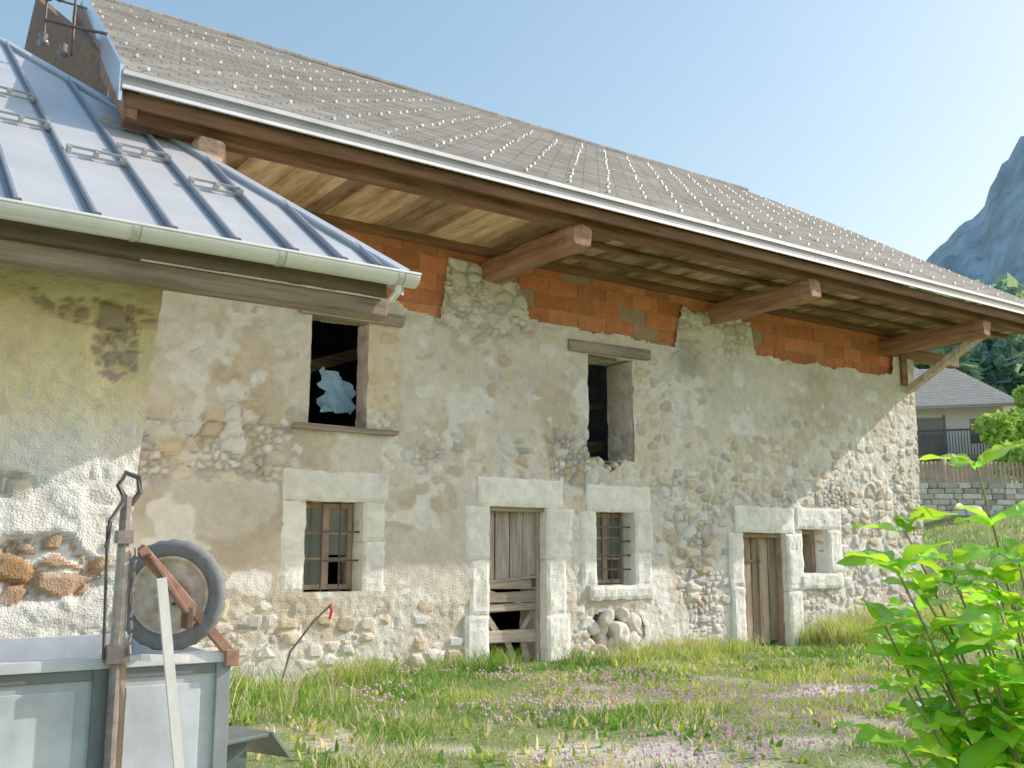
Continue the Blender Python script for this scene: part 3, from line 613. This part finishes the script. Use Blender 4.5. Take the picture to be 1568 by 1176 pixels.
# ------------------------------------------------------------------ FOREGROUND BUSH
B=empty("leafy_shrub"); st=MB(); LV=[];LF=[];LT=[]
r=random.Random(11)
def leaf(p,d,up,L_,Wd):
    d=d.normalized(); s=d.cross(up)
    if s.length<.01: s=Vector((1,0,0))
    s.normalize(); u=s.cross(d).normalized(); n=len(LV); N_=8
    k=r.uniform(.7,1.35); yl=r.uniform(.8,1.6); ph=r.uniform(0,6); st_=.012
    for i in range(N_+1):
        t=i/N_; w=Wd*(math.sin(math.pi*min(1,t*.94+.03)**.8))**.85; c=p+d*(st_+L_*t)-u*L_*.28*t*t
        wv=.006*math.sin(t*9+ph)
        LV.extend([c-s*w+u*(w*.35+wv),c,c+s*w+u*(w*.35-wv)]); m_=1.35; LT.extend([(k*yl,k,k*.8),(k*yl*m_,k*m_,k*.8*m_),(k*yl,k,k*.8)])
    for i in range(N_): a=n+i*3; LF.extend([(a,a+1,a+4,a+3),(a+1,a+2,a+5,a+4)])
tips=[(2.10,-9.57,1.66),(1.97,-9.47,1.52),(1.82,-9.55,1.43),(1.89,-9.46,1.32),(1.85,-9.53,1.20),(1.78,-9.56,1.10),(2.15,-9.62,1.45),(2.2,-9.5,1.3),(2.05,-9.6,1.2),(2.2,-9.7,1.1),(2.0,-9.55,1.0),(1.9,-9.6,.9),(2.3,-9.6,1.55),(2.25,-9.4,1.45),(2.1,-9.35,1.25),(2.0,-9.62,1.3),(2.25,-9.62,1.2),(1.88,-9.55,1.02),(2.1,-9.5,1.4),(2.0,-9.5,1.22),(2.15,-9.55,1.08),(1.98,-9.5,1.38)]
for _ in range(20): tips.append((r.uniform(1.98,2.4),r.uniform(-9.72,-9.42),r.uniform(.8,1.46)))
for T_ in tips:
    T_=Vector(T_); root=Vector((2.45+r.uniform(-.1,.1),-9.5+r.uniform(-.1,.1),-.1)); mid=root.lerp(T_,.5)+Vector((.18,0,.15))
    pts=[]
    for i in range(13):
        t=i/12; pts.append(root*(1-t)**2+mid*2*t*(1-t)+T_*t*t)
    st.tube(pts,[.006-.0038*i/12 for i in range(13)],6)
    for i in range(6,13):
        for q in range(3 if i<12 else 5):
            d=(pts[i]-pts[i-1]).normalized(); a=r.uniform(0,6.28)
            dd=d*.45+Vector((math.cos(a),math.sin(a),r.uniform(-.25,.5)))
            leaf(pts[i]+Vector((r.uniform(-.01,.01),)*3),dd,Vector((r.uniform(-.4,.4),r.uniform(-.7,.1),1)),r.uniform(.05,.13),r.uniform(.017,.036))
st.make("stems",M['stem'],B)
add("leaves",LV,LF,M['leaf'],B,tint=np.array(LT),smooth=True)
# ------------------------------------------------------------------ foliage helper
def cloud(name,blobs,dens,size,mt,parent,seed=1,tint=(1,1,1)):
    r=np.random.default_rng(seed); Vv=[];Cc=[]
    for (cx,cy,cz,rx,ry,rz_) in blobs:
        n=int(dens); d=r.normal(size=(n,3)); d/=np.linalg.norm(d,axis=1)[:,None]; q=r.uniform(.35,1.05,n)**.5
        p=d*q[:,None]*np.array([rx,ry,rz_])+np.array([cx,cy,cz]); a=r.normal(size=(n,3)); a/=np.linalg.norm(a,axis=1)[:,None]; b_=np.cross(a,r.normal(size=(n,3))); b_/=np.linalg.norm(b_,axis=1)[:,None]
        s=size*r.uniform(.5,1.3,n)[:,None]
        Vv.append(np.stack([p-a*s,p+b_*s*.6,p+a*s,p-b_*s*.6],1).reshape(-1,3)); k=r.uniform(.6,1.4,n)*r.uniform(.8,1.2); Cc.append(np.repeat(np.stack([k*tint[0],k*tint[1],k*tint[2]],1),4,0))
    Vv=np.concatenate(Vv); n=len(Vv)//4; F_=np.arange(n*4).reshape(-1,4)
    return add(name,Vv,F_,mt,parent,tint=np.concatenate(Cc))
G=empty("background_house"); 
b=MB(); b.box(-9,3.6,0,8,3.5,7.9,t=(1,1,1)); b.make("walls",M['render'],G)
v=[(-9,-.8,7.9),(4.3,-.8,7.9),(4.3,8.8,7.9),(-9,8.8,7.9),(-9,4,10.4),(2.3,4,10.4)]
add("roof",v,[(0,1,5,4),(1,2,5),(2,3,4,5),(3,2,1,0)],M['tile'],G)
b=MB(); 
for i in range(24):
    t=i/24; b.beam((-9,-.82+t*4.8,7.93+t*2.5),(4.3-2*t,-.82+t*4.8,7.93+t*2.5),.05,.04,t=(.7,.7,.7))
b.box(-9,4.3,-.85,-.8,7.8,7.93,t=(.5,.45,.4)); b.make("tile_courses",M['tile'],G)
b=MB(); b.box(-.2,1.1,-.02,.03,5.6,7.5,t=(1,1,1)); b.box(2.2,3.1,-.02,.03,6.3,7.4,t=(1,1,1)); b.make("windows",M['glass'],G)
b=MB(); b.box(-.3,-.2,-.05,0,5.6,7.6,t=(2,2,2)); b.box(1.1,1.2,-.05,0,5.6,7.6,t=(2,2,2)); b.box(-.3,3.0,-1.2,-1.14,6.75,6.83,t=(1,1,1)); b.box(-.3,3.0,-1.2,-.0,5.55,5.7,t=(3,3,3))
for i in range(28): b.box(-.3+i*.12,-.26+i*.12,-1.18,-1.15,5.7,6.75,t=(1,1,1))
b.make("balcony",M['iron'],G)
G.location=(40.3,15.5,0); G.rotation_euler=(0,0,math.radians(-50))
Fn=empty("wooden_fence"); b=MB(); p0=Vector((29.5,10.8,0)); p1=Vector((40,4.4,0)); n=80
for i in range(n+1):
    p=p0.lerp(p1,i/n); b.box(p.x-.05,p.x+.05,p.y-.02,p.y+.02,3.85,4.65+random.uniform(-.03,.03))
for z in(4.05,4.45): b.beam(p0+Vector((0,.04,z)),p1+Vector((0,.04,z)),.05,.1)
for i in range(0,n,10): p=p0.lerp(p1,i/n); b.box(p.x-.06,p.x+.06,p.y-.06,p.y+.06,3.6,4.8)
b.make("slats",M['fence'],Fn)
Wl=empty("retaining_wall"); b=MB()
for r_ in range(6):
    q=0
    while q<1:
        w=random.uniform(.018,.06); a=p0.lerp(p1,q);c=p0.lerp(p1,min(1,q+w-.003)); k=random.uniform(.45,1.1); dz=random.uniform(-.02,.02); b.beam(a+Vector((0,-.1,2.85+r_*.19+dz)),c+Vector((0,-.1,2.85+r_*.19+dz*.5)),.35,.18,t=(k,k,k*.95)); q+=w
b.make("stones",M['boulder'],Wl,bevel=.03)
def tree(name,x,y,h,R_,seed,cone=False,tint=(1,1,1),dens=260,size=.2):
    E=empty(name); z=float(th(x,y)); r=random.Random(seed); b=MB()
    b.tube([(x,y,z-.3),(x+.1,y,z+h*.4),(x,y+.1,z+h*.85)],[.16*h/6,.1*h/6,.03],8)
    bl=[]
    for i in range(16):
        a=r.uniform(0,6.28); q=r.uniform(.1,.8)*R_; zz=z+h*r.uniform(.35,.92); bl.append((x+math.cos(a)*q,y+math.sin(a)*q,zz,R_*r.uniform(.25,.42),R_*r.uniform(.25,.42),h*r.uniform(.1,.16)))
        b.tube([(x,y,z+h*.3),(x+math.cos(a)*q*.6,y+math.sin(a)*q*.6,zz-.2)],[.05,.02],5)
    b.make("trunk",M['stem'],E); cloud("crown",bl,dens,size,M['foliage'],E,seed,tint)
tree("garden_tree",39.5,10.6,3.4,1.9,1,tint=(2.8,2.7,1.6)); tree("garden_tree",43.0,9.6,4.0,2.2,2,tint=(2.5,2.4,1.5)); tree("garden_tree",35.6,7.9,2.3,1.2,3,tint=(2.5,2.4,1.5))
bl=[]; r=random.Random(5)
for _ in range(900):
    rr=r.uniform(85,310); a=math.radians(r.uniform(50,80)); x=rr*math.sin(a); y=rr*math.cos(a)-10.8; z=float(th(x,y)); h=r.uniform(7,14); w=r.uniform(1.8,3.2)
    for t in(.2,.45,.7,.92): bl.append((x,y,z+h*t,w*(1.1-t),w*(1.1-t),h*.16))
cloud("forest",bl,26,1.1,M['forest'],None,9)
azs=np.linspace(40,112,217); rads=np.linspace(0,1,60); v=[];mt=[];nz_=len(rads)
pe=np.interp(azs,[40,50,54.5,57.1,58.6,60,61.0,62.4,66,72,80,90,100,112],[7,11,13.9,15.0,16.1,17.4,18.2,20.4,24,21,15,11,8,5])
for i,a in enumerate(azs):
    ar=math.radians(a)
    for j,t in enumerate(rads):
        R0=420+1200*t; hgt=1620*math.tan(math.radians(pe[i]+.5*noise.noise(Vector((a*.9,0,0)))+.5*noise.noise(Vector((a*3.1,3,0)))))
        z=hgt*(t**1.25)+ (70*noise.noise(Vector((a*.35,t*5,1)))+30*noise.noise(Vector((a*1.1,t*14,4)))+10*noise.noise(Vector((a*4,t*40,7))))*math.sin(math.pi*t)
        v.append((R0*math.sin(ar),R0*math.cos(ar)-10.8,z-5))
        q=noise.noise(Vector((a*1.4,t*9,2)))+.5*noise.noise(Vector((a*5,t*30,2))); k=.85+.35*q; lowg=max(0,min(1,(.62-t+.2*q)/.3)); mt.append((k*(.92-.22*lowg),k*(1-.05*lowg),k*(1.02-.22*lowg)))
f=[(i*nz_+j,(i+1)*nz_+j,(i+1)*nz_+j+1,i*nz_+j+1) for i in range(len(azs)-1) for j in range(nz_-1)]
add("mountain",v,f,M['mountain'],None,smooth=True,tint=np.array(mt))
# ------------------------------------------------------------------ LIGHT
sv=Vector((3.1,-1.0,2.0)).normalized(); el=math.asin(sv.z); azm=math.atan2(sv.x,sv.y)
w=bpy.data.worlds.new("World"); scn.world=w; w.use_nodes=True; nt=w.node_tree; bg=nt.nodes["Background"]
sk=nt.nodes.new("ShaderNodeTexSky"); sk.sky_type='NISHITA'; sk.sun_disc=False; sk.sun_elevation=el; sk.sun_rotation=azm; sk.air_density=1.7; sk.dust_density=2.4; sk.ozone_density=2.2; sk.altitude=0
hs=nt.nodes.new("ShaderNodeHueSaturation"); hs.inputs["Saturation"].default_value=1.22; hs.inputs["Value"].default_value=1.25
nt.links.new(sk.outputs[0],hs.inputs["Color"]); nt.links.new(hs.outputs[0],bg.inputs[0]); bg.inputs[1].default_value=.15
ld=bpy.data.lights.new("sun",'SUN'); ld.energy=5; ld.angle=math.radians(.5); ld.color=(1,.94,.85)
lo=bpy.data.objects.new("sun",ld); scn.collection.objects.link(lo); lo.rotation_euler=sv.to_track_quat('Z','Y').to_euler(); lo.location=(30,-10,20)
# ------------------------------------------------------------------ CAMERA
cd=bpy.data.cameras.new("camera"); cd.sensor_width=36; cd.lens=36*1531/1568; cd.clip_end=6000; cd.clip_start=.05
co=bpy.data.objects.new("camera",cd); scn.collection.objects.link(co); co.location=(0,-10.8,1.47)
co.rotation_euler=(math.radians(90+9.67),0,math.radians(-34.7)); scn.camera=co
scn.view_settings.view_transform='Standard'; scn.view_settings.look='None'; scn.view_settings.exposure=0; scn.view_settings.gamma=1.35
